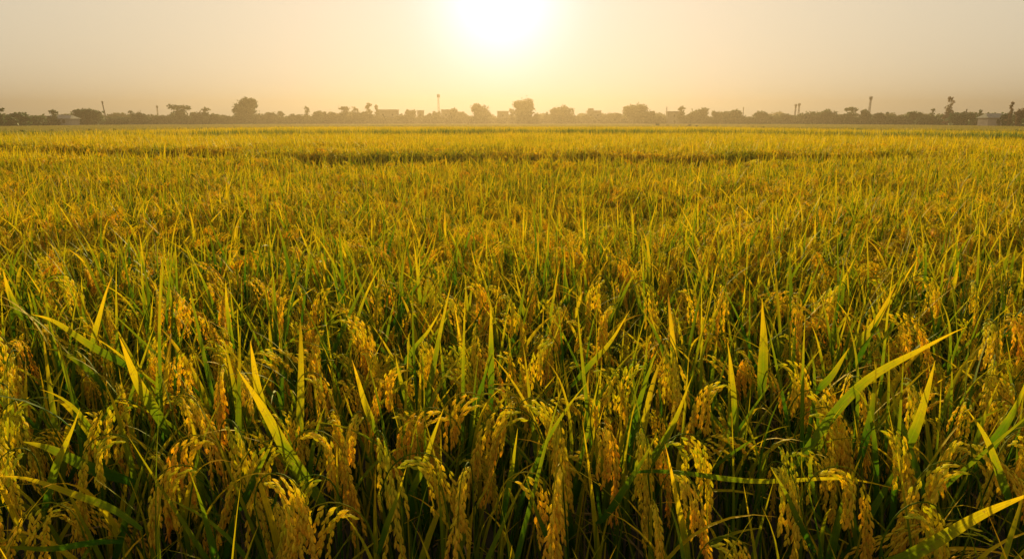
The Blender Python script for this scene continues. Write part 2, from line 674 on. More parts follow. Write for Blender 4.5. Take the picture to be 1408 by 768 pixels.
# ------------------------------------------------------------------ the setting: ground
g_me = bpy.data.meshes.new("ground")
S = 690.0
g_me.from_pydata([(-S, -S, 0), (S, -S, 0), (S, S, 0), (-S, S, 0)], [], [(0, 1, 2, 3)])
g_me.materials.append(M_mud)
tag(link("ground", g_me), kind="structure")

# field paths between plots (px, py on the canopy, half width of the gap in metres)
CAN = 0.95
PATH_A = [(-420, 196, .5), (60, 201, 1.0), (130, 204.5, 1.25), (330, 208.5, 1.35), (560, 210, 1.25), (704, 210.5, 1.2), (900, 210.5, 1.2), (1090, 209, 1.1), (1220, 208, .8), (1420, 206, .25), (1800, 203, .0)]
PATH_B = [(-500, 187, .0), (180, 185.5, .5), (330, 184.4, 1.4), (520, 183.2, 1.6), (704, 182.6, 1.6), (860, 182.6, 1.6), (1000, 182.8, 1.5), (1090, 184, 1.6), (1210, 186.5, 1.9), (1330, 188, 1.9), (1420, 189.0, 1.5), (1900, 192, .8)]
EDGE = [(-900, 186), (0, 183.2), (80, 182.6), (160, 180.8), (220, 179.3), (300, 177.3), (380, 175.2), (520, 173.3), (704, 172.9), (860, 173.4), (940, 174.6), (1050, 177.0), (1130, 178.5), (1250, 180.2), (1408, 181.8), (2200, 186)]


def polyline(pts, wide=1.0):
    w = [at(p[0], p[1], CAN) for p in pts]
    x = np.array([q.x for q in w])
    y = np.array([q.y for q in w])
    h = np.array([p[2] * wide if len(p) > 2 else 0 for p in pts])
    o = np.argsort(x)
    return x[o], y[o], h[o]


PA, PB, PE = polyline(PATH_A, 1.5), polyline(PATH_B, 1.6), polyline(EDGE)


def in_field(x, y):
    ok = y < np.interp(x, PE[0], PE[1])
    for p in (PA, PB):
        yy = np.interp(x, p[0], p[1])
        hh = np.interp(x, p[0], p[2])
        ok &= ~((y > yy - hh) & (y < yy + hh))
    return ok


def ridge(name, p, height, half):
    """a low earth bund along a field path"""
    mb = MB()
    xs = np.linspace(max(p[0][0], -40), min(p[0][-1], 40), 160)
    ys = np.interp(xs, p[0], p[1])
    prof = [(-half, -0.02), (-half * .55, height * .7), (0, height), (half * .55, height * .75), (half, -0.02)]
    v = np.array([[x, y + o + 0.06 * math.sin(x * 1.7 + o), z * (0.85 + 0.15 * math.sin(x * 2.3)) if z > 0 else z] for x, y in zip(xs, ys) for o, z in prof])
    k = len(prof)
    q = [(i * k + j, i * k + k + j, i * k + k + j + 1, i * k + j + 1) for i in range(len(xs) - 1) for j in range(k - 1)]
    mb.add(v, (0.3, 0.5, 0.5), q)
    tag(link(name, mb.mesh(name, [M_bund])), kind="structure")


ridge("bund_path", PA, 0.22, 0.4)
ridge("bund_path", PB, 0.25, 0.5)


# ------------------------------------------------------------------ rice: the 300 nearest hills one by one, the rest as one mass
SP = 0.20
rows = []
y = 0.94
while y < 4.4:
    nx = int((y * 0.80 + 0.10) / SP)
    off = R.uniform(-.5, .5) * SP
    rows.append([(i * SP + off + R.uniform(-.045, .045), y + R.uniform(-.04, .04)) for i in range(-nx, nx + 1)])
    y += SP
flat = [(r, p) for r, ps in enumerate(rows) for p in sorted(ps) if abs(p[0]) < p[1] * 0.775 + 0.07]
flat = flat[:300]
Y_END = flat[-1][1][1]
LAST_ROW = flat[-1][0]
PLANTS = []
for r, (x, y) in flat:
    rr = np.random.default_rng(int(1000 + x * 9173 + y * 77777) & 0xffffff)
    near = y < 1.40
    far = y > 3.0
    top = rr.uniform(0.93, 1.05) * (0.92 if y < 1.1 else (0.95 if near else 1.0))
    if near:
        cp = compose(rr, nt=7, nleaf=11, npan=0, ndry=8, top=top * 0.88)
    elif far:
        cp = compose(rr, nt=6, nleaf=13, npan=3, ndry=1, top=top)
    else:
        cp = compose(rr, nt=7, nleaf=13, npan=2, ndry=3, top=top)
    root = bpy.data.objects.new("rice_plant", None)
    root.empty_display_size = 0.1
    COL.objects.link(root)
    root.location = (x, y, 0)
    yaw = 0.0
    for kind, v, M in cp:
        o = bpy.data.objects.new(kind, HERO[kind][v])
        COL.objects.link(o)
        o.parent = root
        o.matrix_local = Matrix(M.tolist())
    PLANTS.append(dict(root=root, x=x, y=y, row=r, npan=sum(1 for c in cp if c[0] == 'panicle'), extra=[]))


def nearest_plant(p):
    return min(PLANTS, key=lambda q: (q['x'] - p[0]) ** 2 + (q['y'] - p[1]) ** 2)


def stem_to(pl, p):
    """a stalk of the plant that reaches the point p"""
    b = np.array([pl['x'], pl['y'], 0.0]) + R.uniform(-.02, .02, 3) * np.array([1, 1, 0])
    p = np.array(p)
    t = np.linspace(0, 1, 9)[:, None]
    P = b + (p - b) * np.concatenate([t ** 1.6, t ** 1.6, t], 1)
    mb = MB()
    tube(mb, P - np.array([pl['x'], pl['y'], 0]), np.linspace(0.0036, 0.0017, 9), 6, (0.0, 0.5, R.uniform(0, .7)))
    link("stalk", mb.mesh("stalk", [M_leaf]), pl['root'])


# the panicles that stand out in the front rows: apex pixel, direction of droop in degrees (0 = right, 180 = left, 270 = towards us), scale, apex height
BIG = [(262, 598, 190, 1.18, .93), (240, 640, 200, 1.05, .90), (378, 606, 190, 1.15, .92), (432, 652, 188, 1.1, .90), (452, 690, 185, 1.1, .88),
       (488, 568, 262, 1.0, .93), (522, 592, 305, 1.15, .93), (575, 622, 5, 1.1, .92), (640, 640, 262, 1.1, .90), (700, 560, 185, 1.1, .93),
       (768, 565, 275, 1.1, .94), (722, 648, 2, 1.05, .90), (832, 502, 355, 1.12, .95), (805, 540, 330, 1.0, .94), (884, 588, 268, 1.12, .93),
       (835, 585, 290, 1.0, .92), (985, 522, 186, 1.1, .95), (1088, 492, 350, 1.1, .96), (1118, 535, 352, 1.2, .95), (1140, 560, 345, 1.1, .93),
       (1184, 520, 285, 1.0, .95), (1075, 636, 280, 1.05, .90), (1152, 640, 345, 1.1, .91), (1262, 690, 5, 1.15, .90), (1002, 736, 2, 0.9, .86),
       (1252, 522, 262, 1.1, .95), (1366, 440, 262, 1.1, .98), (1396, 432, 275, 1.1, .98), (30, 548, 200, 1.1, .95), (172, 548, 185, 1.1, .95),
       (150, 596, 185, 1.0, .93), (306, 502, 275, 1.05, .96), (432, 512, 350, 1.1, .95), (548, 500, 190, 1.05, .95), (622, 470, 350, 1.0, .97),
       (590, 560, 190, 1.1, .93), (252, 540, 340, 1.0, .95), (656, 440, 270, 1.0, .98), (880, 494, 190, 1.0, .96), (70, 690, 200, .95, .88),
       (12, 620, 250, 1.0, .91), (940, 650, 300, .9, .9), (1320, 600, 200, 1.0, .93), (1390, 560, 220, 1.05, .95), (900, 690, 265, .9, .86)]
# the broad leaves that stand out: base pixel, base height, tip pixel, tip depth offset, width in pixels, ripeness, sag
BLADES = [(448, 700, .74, 325, 502, .0, 25, .62, 10), (232, 596, .80, 164, 464, .0, 20, .50, 6), (196, 520, .86, 42, 430, .05, 12, .62, 14), (372, 600, .80, 344, 466, .0, 16, .62, 4),
          (675, 566, .80, 675, 414, .0, 13, .50, 0), (1085, 648, .80, 1328, 452, .05, 17, .55, 14), (1226, 648, .78, 1286, 494, .0, 18, .55, -5), (868, 653, .85, 1242, 672, .0, 9, .52, 8),
          (948, 785, .70, 914, 612, .0, 15, .95, 3), (1190, 790, .76, 1430, 668, .0, 20, .50, 10), (872, 668, .76, 952, 518, .0, 15, .40, -6), (522, 606, .80, 484, 494, .0, 13, .80, 3),
          (545, 512, .88, 608, 424, .0, 10, .50, -4), (784, 530, .84, 866, 428, .0, 11, .50, -5), (170, 745, .80, -20, 756, .0, 10, .25, 6), (190, 668, .78, 28, 604, .0, 19, .28, 10),
          (195, 728, .78, -10, 655, .0, 12, .45, 8), (1046, 548, .82, 1048, 408, .0, 19, .66, 0), (1162, 492, .86, 1232, 392, .0, 14, .70, -4), (1112, 548, .84, 1168, 478, .0, 13, .35, -3),
          (1012, 600, .80, 1000, 470, .0, 12, .45, 2), (322, 480, .88, 310, 384, .0, 9, .55, 0), (126, 482, .88, 156, 376, .0, 11, .70, -3), (32, 440, .90, 4, 370, .0, 11, .75, 2),
          (560, 690, .76, 610, 560, .0, 13, .22, -5), (690, 720, .74, 712, 590, .0, 12, .2, 0), (820, 720, .74, 905, 590, .0, 14, .25, -6), (1330, 650, .80, 1420, 500, .0, 16, .3, -5),
          (1180, 640, .8, 1205, 500, .0, 14, .22, 0), (1390, 700, .78, 1330, 560, .0, 13, .35, 4), (330, 700, .76, 380, 590, .0, 13, .2, -4), (60, 700, .78, 110, 560, .0, 13, .25, -4),
          (520, 760, .72, 560, 640, .0, 12, .15, 0), (760, 760, .72, 720, 650, .0, 12, .15, 0), (1120, 760, .72, 1060, 640, .0, 12, .2, 0), (640, 340, .93, 655, 290, .0, 6, .6, 0)]


def near_blade(q):
    for bl in BLADES:
        if bl[6] < 11:
            continue
        a, b = Vector((bl[0], bl[1])), Vector((bl[3], bl[4]))
        v = Vector(q)
        k = max(0.0, min(1.0, (v - a).dot(b - a) / (b - a).length_squared))
        c = a.lerp(b, k)
        if abs(v.x - c.x) < 20 and -60 < v.y - c.y < 35:
            return True
    return False


for py0 in (388, 418, 452, 490, 532, 580, 634):
    px0 = -10 + random.uniform(0, 40)
    while px0 < 1420:
        q = (px0 + random.uniform(-12, 12), py0 + random.uniform(-16, 16))
        if not near_blade(q) and all((q[0] - b[0]) ** 2 + (q[1] - b[1]) ** 2 > 34 ** 2 for b in BIG):
            BIG.append((q[0], q[1], random.choice([random.uniform(150, 230), random.uniform(-50, 30), random.uniform(230, 310)]),
                        random.uniform(1.0, 1.3), .98 - .06 * (py0 - 388) / 312 + random.uniform(-.02, .02)))
        px0 += (62 + (py0 - 388) * .18) * random.uniform(.8, 1.3)
for (px, py, deg, s, z) in BIG:
    v = random.choice([i for i in range(N_PAN) if PANSPEC[i]['bend'] > 2.5])
    ap = at(px, py, z)
    M = rot('Z', math.radians(deg)) @ scale(s * 1.12)
    base = np.array(ap) - (M[:3, :3] @ APEX[v])
    pl = nearest_plant(ap)
    stem_to(pl, base)
    o = bpy.data.objects.new("panicle", HERO['panicle'][v])
    COL.objects.link(o)
    o.parent = pl['root']
    o.matrix_local = Matrix((trans(base - np.array([pl['x'], pl['y'], 0])) @ M).tolist())
    pl['npan'] += 1

for (bx, by, bz, tx, ty, off, wpx, ripe, sag) in BLADES:
    p0 = at(bx, by, bz)
    p1 = at_depth(tx, ty, p0.y + off)
    dist = (Vector((0, 0, CAMZ)) - (p0 + p1) / 2).length
    width = 0.70 * wpx / FPX * dist
    a, b = np.array(p0), np.array(p1)
    n = 16
    t = np.linspace(0, 1, n)[:, None]
    L = np.linalg.norm(b - a)
    P = a + (b - a) * t
    P[:, 2] += (sag / 160.0) * L * 4 * (t * (1 - t))[:, 0] + 0.015 * L * np.sin(t[:, 0] * 9 + bx)
    P[:, 1] += 0.06 * L * np.sin(t[:, 0] * PI) * (1 if bx % 2 else -1)
    T = frames(P)
    view = P - np.array([0, 0, CAMZ])
    view /= np.linalg.norm(view, axis=1)[:, None]
    side = np.cross(T, view)
    side /= np.linalg.norm(side, axis=1)[:, None]
    nn = np.cross(T, side)
    tw = (0.5 * R.uniform(-1, 1) + 0.8 * R.uniform(-1, 1) * t)
    side = side * np.cos(tw) + nn * np.sin(tw)
    pl = nearest_plant(p0)
    mb = MB()
    o0 = np.array([pl['x'], pl['y'], 0])
    blade(mb, P - o0, width, side, 0.22, min(ripe + 0.14, 1.0), 3)
    stem_to(pl, a)
    link("leaf", mb.mesh("leaf", [M_leaf]), pl['root'])
    pl['extra'].append((L, ripe, 'left' if tx < bx - 25 else ('right' if tx > bx + 25 else 'up')))

# labels
ORD = ["zeroth", "first", "second", "third", "fourth", "fifth", "sixth", "seventh", "eighth", "ninth", "tenth", "eleventh", "twelfth", "thirteenth", "fourteenth", "fifteenth",
       "sixteenth", "seventeenth", "eighteenth", "nineteenth", "twentieth", "twenty-first", "twenty-second", "twenty-third", "twenty-fourth", "twenty-fifth", "twenty-sixth",
       "twenty-seventh", "twenty-eighth", "twenty-ninth", "thirtieth", "thirty-first", "thirty-second", "thirty-third", "thirty-fourth", "thirty-fifth"]
byrow = {}
for p in PLANTS:
    byrow.setdefault(p['row'], []).append(p)
for r, ps in byrow.items():
    ps.sort(key=lambda p: p['x'])
    for k, p in enumerate(ps):
        if p['extra']:
            L, ripe, d = max(p['extra'])
            look = "with a broad %s leaf %s" % ("orange-tipped" if ripe > .6 else ("yellow-green" if ripe > .35 else "green"),
                                                 {"left": "slanting left", "right": "slanting right", "up": "standing upright"}[d])
        elif p['npan'] >= 6:
            look = "heavy with drooping golden panicles"
        elif p['npan'] <= 2:
            look = "with few panicles and narrow leaves"
        else:
            look = "with arched golden panicles"
        place = "nearest row" if r == 0 else "%s row back" % ORD[r + 1]
        tag(p['root'], "rice plant %s, %s, %s from the left" % (look, place, ORD[k + 1]), "rice plant", "rice plants in the nearest rows of the field")


# ------------------------------------------------------------------ the rest of the field
def bake(cp, lod, mb, M0=None):
    for kind, v, M in cp:
        MM = M if M0 is None else M0 @ M
        arr = LIB[kind, lod][v]
        mi = {'leaf': 0, 'stalk': 0, 'withered_leaf': 2}.get(kind)
        if kind == 'panicle':
            a = list(arr)
            a[4] = np.where(arr[4] == 0, 1, 0)
            a[5] = np.where(arr[5] == 0, 1, 0)
            mb.append(tuple(a), MM)
        else:
            mb.append(arr, MM, mi, (0, 0.16, 0.34)[lod] if kind == 'leaf' else 0.0)


HILLS = []
for i in range(14):
    rr = np.random.default_rng(500 + i)
    mb = MB()
    bake(compose(rr, nt=6, nleaf=12, npan=5, ndry=1, top=rr.uniform(.95, 1.04)), 1, mb)
    HILLS.append(bpy.data.objects.new("hill_source", mb.mesh("rice_hill", [M_leaf, M_grain, M_dry])))
PATCH = []
for i in range(8):
    rr = np.random.default_rng(700 + i)
    mb = MB()
    for gx in range(6):
        for gy in range(6):
            x = (gx + .5) / 6 - .5 + rr.uniform(-.05, .05)
            y = (gy + .5) / 6 - .5 + rr.uniform(-.05, .05)
            M0 = trans((x, y, 0)) @ rot('Z', rr.uniform(0, 6.28)) @ scale(rr.uniform(.93, 1.05))
            bake(compose(rr, nt=5, nleaf=11, npan=5, ndry=0), 2, mb, M0)
    PATCH.append(bpy.data.objects.new("patch_source", mb.mesh("rice_patch", [M_leaf, M_grain, M_dry])))


def scatter(name, mats, pts, rotz, scl, var, sources, label, cat=None):
    """one object whose points carry copies of the sources"""
    me = bpy.data.meshes.new(name)
    me.vertices.add(len(pts))
    me.vertices.foreach_set("co", np.asarray(pts, np.float32).ravel())
    for nm, typ, dat in (("turn", 'FLOAT', rotz), ("grown", 'FLOAT_VECTOR', scl), ("which", 'INT', var)):
        a = me.attributes.new(nm, typ, 'POINT')
        if typ == 'FLOAT_VECTOR':
            a.data.foreach_set("vector", np.asarray(dat, np.float32).ravel())
        else:
            a.data.foreach_set("value", np.asarray(dat, np.int32 if typ == 'INT' else np.float32))
    for m in mats:
        me.materials.append(m)
    o = link(name, me)
    tree = bpy.data.node_groups.new(name, 'GeometryNodeTree')
    tree.interface.new_socket("Geometry", in_out='INPUT', socket_type='NodeSocketGeometry')
    tree.interface.new_socket("Geometry", in_out='OUTPUT', socket_type='NodeSocketGeometry')
    n, l = tree.nodes, tree.links
    gi, go = n.new("NodeGroupInput"), n.new("NodeGroupOutput")
    g2i = n.new("GeometryNodeGeometryToInstance")
    for s in sources:
        oi = n.new("GeometryNodeObjectInfo")
        oi.inputs["Object"].default_value = s
        oi.inputs["As Instance"].default_value = False
        l.new(oi.outputs["Geometry"], g2i.inputs[0])
    iop = n.new("GeometryNodeInstanceOnPoints")

    def named(nm, typ):
        q = n.new("GeometryNodeInputNamedAttribute")
        q.data_type = typ
        q.inputs["Name"].default_value = nm
        return q.outputs["Attribute"]
    m2p = n.new("GeometryNodeMeshToPoints")
    l.new(gi.outputs[0], m2p.inputs[0])
    l.new(m2p.outputs[0], iop.inputs["Points"])
    l.new(g2i.outputs[0], iop.inputs["Instance"])
    iop.inputs["Pick Instance"].default_value = True
    l.new(named("which", 'INT'), iop.inputs["Instance Index"])
    cx = n.new("ShaderNodeCombineXYZ")
    l.new(named("turn", 'FLOAT'), cx.inputs[2])
    l.new(cx.outputs[0], iop.inputs["Rotation"])
    l.new(named("grown", 'FLOAT_VECTOR'), iop.inputs["Scale"])
    l.new(iop.outputs[0], go.inputs[0])
    md = o.modifiers.new("spread", 'NODES')
    md.node_group = tree
    tag(o, label, cat, None, "stuff")
    return o


def wob(x, y):
    return 0.5 + 0.25 * np.sin(x * 1.1 + 2.1 * np.sin(y * .7)) + 0.25 * np.sin(y * 1.6 + 1.7 * np.sin(x * .9 + 1))


taken = np.array([(p['x'], p['y']) for p in PLANTS])
xs, ys = [], []
yy = 0.94
Y_LOD = 13.2
while yy < Y_LOD:
    half = yy * 0.82 + 3.0
    x = np.arange(-half, half, SP)
    xs.append(x + R.uniform(-.05, .05, len(x)) + R.uniform(-.5, .5) * SP)
    ys.append(np.full(len(x), yy) + R.uniform(-.05, .05, len(x)))
    yy += SP
xs, ys = np.concatenate(xs), np.concatenate(ys)
ok = in_field(xs, ys)
inside = (ys < Y_END + .1) & (np.abs(xs) < ys * 0.775 + 0.09)
d2 = np.array([np.min((taken[:, 0] - a) ** 2 + (taken[:, 1] - b) ** 2) if c else 9 for a, b, c in zip(xs, ys, (ys < Y_END + .3))])
ok &= ~(inside & (ys < Y_END - .12)) & (d2 > 0.012)
xs, ys = xs[ok], ys[ok]
n1 = len(xs)
gap = np.minimum(np.abs(ys - np.interp(xs, PA[0], PA[1])) - np.interp(xs, PA[0], PA[2]), 1)
s1 = (0.88 + 0.12 * wob(xs, ys)) * R.uniform(.94, 1.05, n1)
scatter("rice_crop", [M_leaf, M_grain, M_dry], np.stack([xs, ys, np.zeros(n1)], 1), R.uniform(0, 2 * PI, n1), np.stack([s1, s1, s1], 1),
        R.integers(0, len(HILLS), n1), HILLS, "mass of ripening golden rice filling the middle of the field")

xs, ys = np.meshgrid(np.arange(-75, 75, 0.96), np.arange(Y_LOD + .4, 78, 0.96))
xs, ys = xs.ravel() + R.uniform(-.06, .06, xs.size), ys.ravel() + R.uniform(-.06, .06, xs.size)
ok = in_field(xs, ys) & (np.abs(xs) < ys * 0.80 + 5)
xs, ys = xs[ok], ys[ok]
n2 = len(xs)
s2 = (0.93 + 0.10 * wob(xs * .6, ys * .6)) * R.uniform(.96, 1.04, n2)
scatter("distant_rice_crop", [M_leaf, M_grain, M_dry], np.stack([xs, ys, np.zeros(n2)], 1), R.integers(0, 4, n2) * PI / 2, np.stack([np.ones(n2) * 1.03, np.ones(n2) * 1.03, s2], 1),
        R.integers(0, len(PATCH), n2), PATCH, "far plots of ripe golden rice reaching towards the trees")

# ------------------------------------------------------------------ pale stubble field before the trees
M_stub = mat_rice_leaf("pale stubble", [(0.0, (0.13, 0.12, 0.022)), (0.5, (0.23, 0.19, 0.036)), (1.0, (0.31, 0.24, 0.06))], 0.35)
M_weedleaf = mat_rice_leaf("weed leaf", [(0.0, (0.03, 0.06, 0.01)), (0.5, (0.07, 0.11, 0.015)), (1.0, (0.20, 0.18, 0.03))], 0.4)


def tuft_patch(seed, size, count, h, width, mat):
    rr = np.random.default_rng(seed)
    mb = MB()
    for k in range(count):
        P, az = curve_pts(4, rr.uniform(.6, 1.1) * h, PI / 2 - abs(rr.normal(0, .2)), rr.uniform(.1, 1.0), 1.5)
        a = rr.uniform(0, 2 * PI)
        M = (trans((rr.uniform(-.5, .5) * size, rr.uniform(-.5, .5) * size, 0)) @ rot('Z', a))
        P = P @ M[:3, :3].T + M[:3, 3]
        sd = np.tile(np.array([-math.sin(a), math.cos(a), 0.0]), (4, 1))
        blade(mb, P, width, sd, 0, rr.uniform(0, 1), 2)
    return bpy.data.objects.new("tuft_source", mb.mesh("tuft", [mat]))


STUB = [tuft_patch(900 + i, 4.2, 1500, 0.32, 0.045, M_stub) for i in range(4)]
xs, ys = np.meshgrid(np.arange(-260, 260, 4.0), np.arange(30, 470, 4.0))
xs, ys = xs.ravel() + R.uniform(-.3, .3, xs.size), ys.ravel() + R.uniform(-.3, .3, xs.size)


def tree_line(x_over_y):
    """depth at which the trees begin, for a direction x / y"""
    u = np.abs(x_over_y) / 0.75
    return 430.0 - 235.0 * np.clip(u, 0, 1.3) ** 2


ok = (ys > np.interp(xs, PE[0], PE[1]) + 3) & (np.abs(xs) < ys * .80 + 8) & (ys < tree_line(xs / ys) + 6)
xs, ys = xs[ok], ys[ok]
n3 = len(xs)
scatter("stubble_grass", [M_stub], np.stack([xs, ys, np.zeros(n3)], 1), R.integers(0, 4, n3) * PI / 2, np.stack([np.ones(n3), np.ones(n3), R.uniform(.8, 1.3, n3)], 1),
        R.integers(0, 4, n3), STUB, "pale straw-coloured stubble field in front of the hazy trees")

# weedy bunds in the stubble field: darker green strips (pixel polylines on the ground)
WEED = [tuft_patch(950 + i, 1.6, 260, 0.42, 0.035, M_weedleaf) for i in range(3)]
wx, wy, wsz = [], [], []
for (pts, wid, hh) in [([(-60, 184), (60, 183.2), (170, 182.0), (280, 181.2)], 5.0, 1.0), ([(200, 178.8), (330, 176.8), (470, 174.6), (600, 172.6)], 4.0, .9),
                       ([(880, 174.2), (960, 175.0), (1060, 176.2), (1200, 178.0)], 4.5, .9), ([(1060, 178.4), (1240, 180.2), (1420, 182.4)], 3.5, 1.2)]:
    for (a, b) in zip(pts[:-1], pts[1:]):
        A, B = at(a[0], a[1], .15), at(b[0], b[1], .15)
        m = int((B - A).length / 0.9)
        for k in range(m):
            p = A.lerp(B, (k + R.uniform()) / m)
            for q in range(int(wid / 1.2)):
                wx.append(p.x + R.uniform(-.6, .6))
                wy.append(p.y + R.uniform(-.5, .5) * wid)
                wsz.append(hh * R.uniform(.6, 1.2))
for x in np.arange(-45, 60, 0.45):
    yb, hb = float(np.interp(x, PB[0], PB[1])), float(np.interp(x, PB[0], PB[2]))
    if abs(x) < yb * .8 + 6 and hb > .4:
        for q in range(max(2, int(hb * 2.4))):
            wx.append(x + R.uniform(-.3, .3))
            wy.append(yb + R.uniform(-1, 1) * hb)
            wsz.append(2.82 * R.uniform(.8, 1.1))
for x in np.arange(-14, 14, 0.35):
    yb, hb = float(np.interp(x, PA[0], PA[1])), float(np.interp(x, PA[0], PA[2]))
    if abs(x) < yb * .8 + 3 and hb > .4:
        for q in range(3):
            wx.append(x + R.uniform(-.2, .2))
            wy.append(yb + hb * R.uniform(-.3, .95))
            wsz.append(1.12 * R.uniform(.6, 1.1))
n4 = len(wx)
scatter("bund_grass", [M_weedleaf], np.stack([wx, wy, np.zeros(n4)], 1), R.uniform(0, 6.28, n4), np.stack([np.ones(n4), np.ones(n4), wsz], 1),
        R.integers(0, 3, n4), WEED, "dark green weeds on the low bunds across the stubble field")

# ------------------------------------------------------------------ trees, houses and masts on the horizon
UNIT = lambda d: d / FPX      # metres per photo pixel at depth d


def limb(mb, a, b, r0, r1, n=5):
    t = np.linspace(0, 1, n)[:, None]
    a, b = np.array(a, float), np.array(b, float)
    P = a + (b - a) * t
    P[:, 0] += np.sin(t[:, 0] * 4 + a[0]) * 0.04 * np.linalg.norm(b - a)
    tube(mb, P, np.linspace(r0, r1, n), 6, (0, 1, .5))


def crown_mesh(rr, lobes, count, leaf, mat):
    """leaf clumps spread through a few uneven lobes (centre, radii)"""
    vol = np.array([l[3] * l[4] * l[5] for l in lobes]) ** 0.8
    pick = rr.choice(len(lobes), count, p=vol / vol.sum())
    lo = np.array(lobes)[pick]
    d = rr.normal(0, 1, (count, 3))
    d /= np.linalg.norm(d, axis=1)[:, None]
    rad = rr.uniform(0.12, 1.0, count) ** 0.45
    rad *= 1 + 0.20 * np.sin(d[:, 0] * 7 + lo[:, 0]) * np.cos(d[:, 2] * 6 + d[:, 1] * 5) + rr.normal(0, .14, count)
    c = lo[:, :3] + d * rad[:, None] * lo[:, 3:6]
    keep = c[:, 2] > 0.15
    c = c[keep]
    m = len(c)
    A = rr.normal(0, 1, (m, 3))
    A /= np.linalg.norm(A, axis=1)[:, None]
    B = np.cross(A, rr.normal(0, 1, (m, 3)))
    B /= np.linalg.norm(B, axis=1)[:, None]
    s = leaf * rr.uniform(.55, 1.25, m)[:, None]
    v = np.stack([c - A * s, c + B * s * .55, c + A * s, c - B * s * .55], 1).reshape(-1, 3)
    q = np.arange(m * 4).reshape(-1, 4)
    mb = MB()
    mb.add(v, (.5, .5, .5), q)
    return mb.mesh("crown", [mat], smooth=False)


def lobes_for(kind, w, h, rr):
    r = w / 2
    L = []
    if kind == 'round':
        L.append((0, 0, h * .54, r * .72, r * .7, h * .36))
        for k in range(10):
            a = rr.uniform(0, 6.28)
            L.append((math.cos(a) * r * .62, math.sin(a) * r * .6, h * rr.uniform(.40, .86), r * rr.uniform(.22, .42), r * .36, h * rr.uniform(.09, .17)))
        L.append((0, 0, h * .26, r * .8, r * .7, h * .26))
    elif kind == 'broad':
        for k in range(9):
            x = rr.uniform(-.68, .68)
            L.append((x * r, rr.uniform(-.3, .3) * r, h * (rr.uniform(.45, .74) - .28 * abs(x)), r * rr.uniform(.3, .46), r * .4, h * rr.uniform(.16, .26)))
        L.append((0, 0, h * .3, r * .9, r * .6, h * .3))
    elif kind == 'umbrella':
        for k in range(6):
            x = rr.uniform(-.62, .62)
            L.append((x * r, rr.uniform(-.4, .4) * r, h * rr.uniform(.80, .93), r * rr.uniform(.28, .42), r * .35, h * rr.uniform(.06, .1)))
        L.append((0, 0, h * .36, r * .75, r * .6, h * .28))
        L.append((r * .2, 0, h * .62, r * .5, r * .5, h * .16))
    elif kind == 'slender':
        for k in range(7):
            f = k / 6
            L.append((rr.uniform(-.35, .35) * r, 0, h * (.30 + .66 * f), r * rr.uniform(.45, .9) * (1 - .45 * f), r * .6, h * .10))
        L.append((0, 0, h * .2, r * .9, r * .8, h * .2))
    elif kind == 'tuft':      # bare stem with leaves near the top
        for k in range(8):
            f = .38 + .57 * k / 7
            L.append((rr.uniform(-.5, .5) * r, 0, h * f, r * rr.uniform(.35, .8) * (.6 + .5 * f), r * .6, h * rr.uniform(.05, .09)))
        L.append((0, 0, h * .22, r * 1.3, r, h * .16))
    else:                     # shrub / dome
        for k in range(5):
            x = rr.uniform(-.6, .6)
            L.append((x * r, rr.uniform(-.3, .3) * r, h * rr.uniform(.3, .6) * (1 - .3 * abs(x)), r * rr.uniform(.35, .5), r * .45, h * rr.uniform(.25, .4)))
        L.append((0, 0, h * .42, r * .8, r * .6, h * .5))
    return L


KIND_WORDS = {'round': "round-crowned tree", 'broad': "broad spreading tree", 'umbrella': "flat-topped tree", 'slender': "slender tree", 'tuft': "tall thin tree with a tufted top", 'shrub': "low bushy shrub"}


def tree(px, ytop, wpx, kind, label, mat=0, back=0.0, name=None, group="trees along the horizon"):
    u = (px - W / 2) / FPX
    d = float(tree_line(np.array(u))) + 4 + back
    p = at_depth(px, HORIZON, d)
    x, y = p.x, p.y
    h = CAMZ + (HORIZON - ytop) * UNIT(d) * (1 / math.cos(PITCH)) * math.cos(PITCH)
    w = wpx * UNIT(d) * (1.05 if kind in ('round', 'broad') else 1.0)
    rr = np.random.default_rng(int(px * 31 + ytop * 7))
    root = bpy.data.objects.new(name or ("shrub" if kind == 'shrub' else "tree"), None)
    COL.objects.link(root)
    root.location = (x, y, 0)
    lobes = lobes_for(kind, w, h * .97, rr)
    leaf = 0.30 + 0.0009 * d
    area = sum(l[3] * l[5] for l in lobes) * PI
    cnt = int(min(5200, max(160, 3.4 * area / (leaf * leaf * .55))))
    cnt = int(cnt * {'umbrella': .62, 'slender': .6, 'tuft': .6, 'round': 1.05, 'broad': 1.05}.get(kind, 1.0))
    m = M_red if mat == 'red' else M_fol[mat]
    c = link("crown" if kind != 'shrub' else "foliage", crown_mesh(rr, lobes, cnt, leaf, m), root)
    mb = MB()
    tr = max(0.08, 0.022 * h)
    limb(mb, (0, 0, -0.1), (rr.uniform(-.1, .1) * w, 0, h * (.62 if kind not in ('tuft', 'slender') else .93)), tr, tr * .4, 8)
    for k in range(5 if kind not in ('tuft', 'shrub') else 2):
        lb = lobes[int(rr.integers(len(lobes)))]
        limb(mb, (0, 0, h * rr.uniform(.2, .45)), lb[:3], tr * .5, tr * .15)
    link("trunk", mb.mesh("trunk", [M_bark]), root)
    tag(root, label, "tree" if kind != 'shrub' else "shrub", group)
    return root


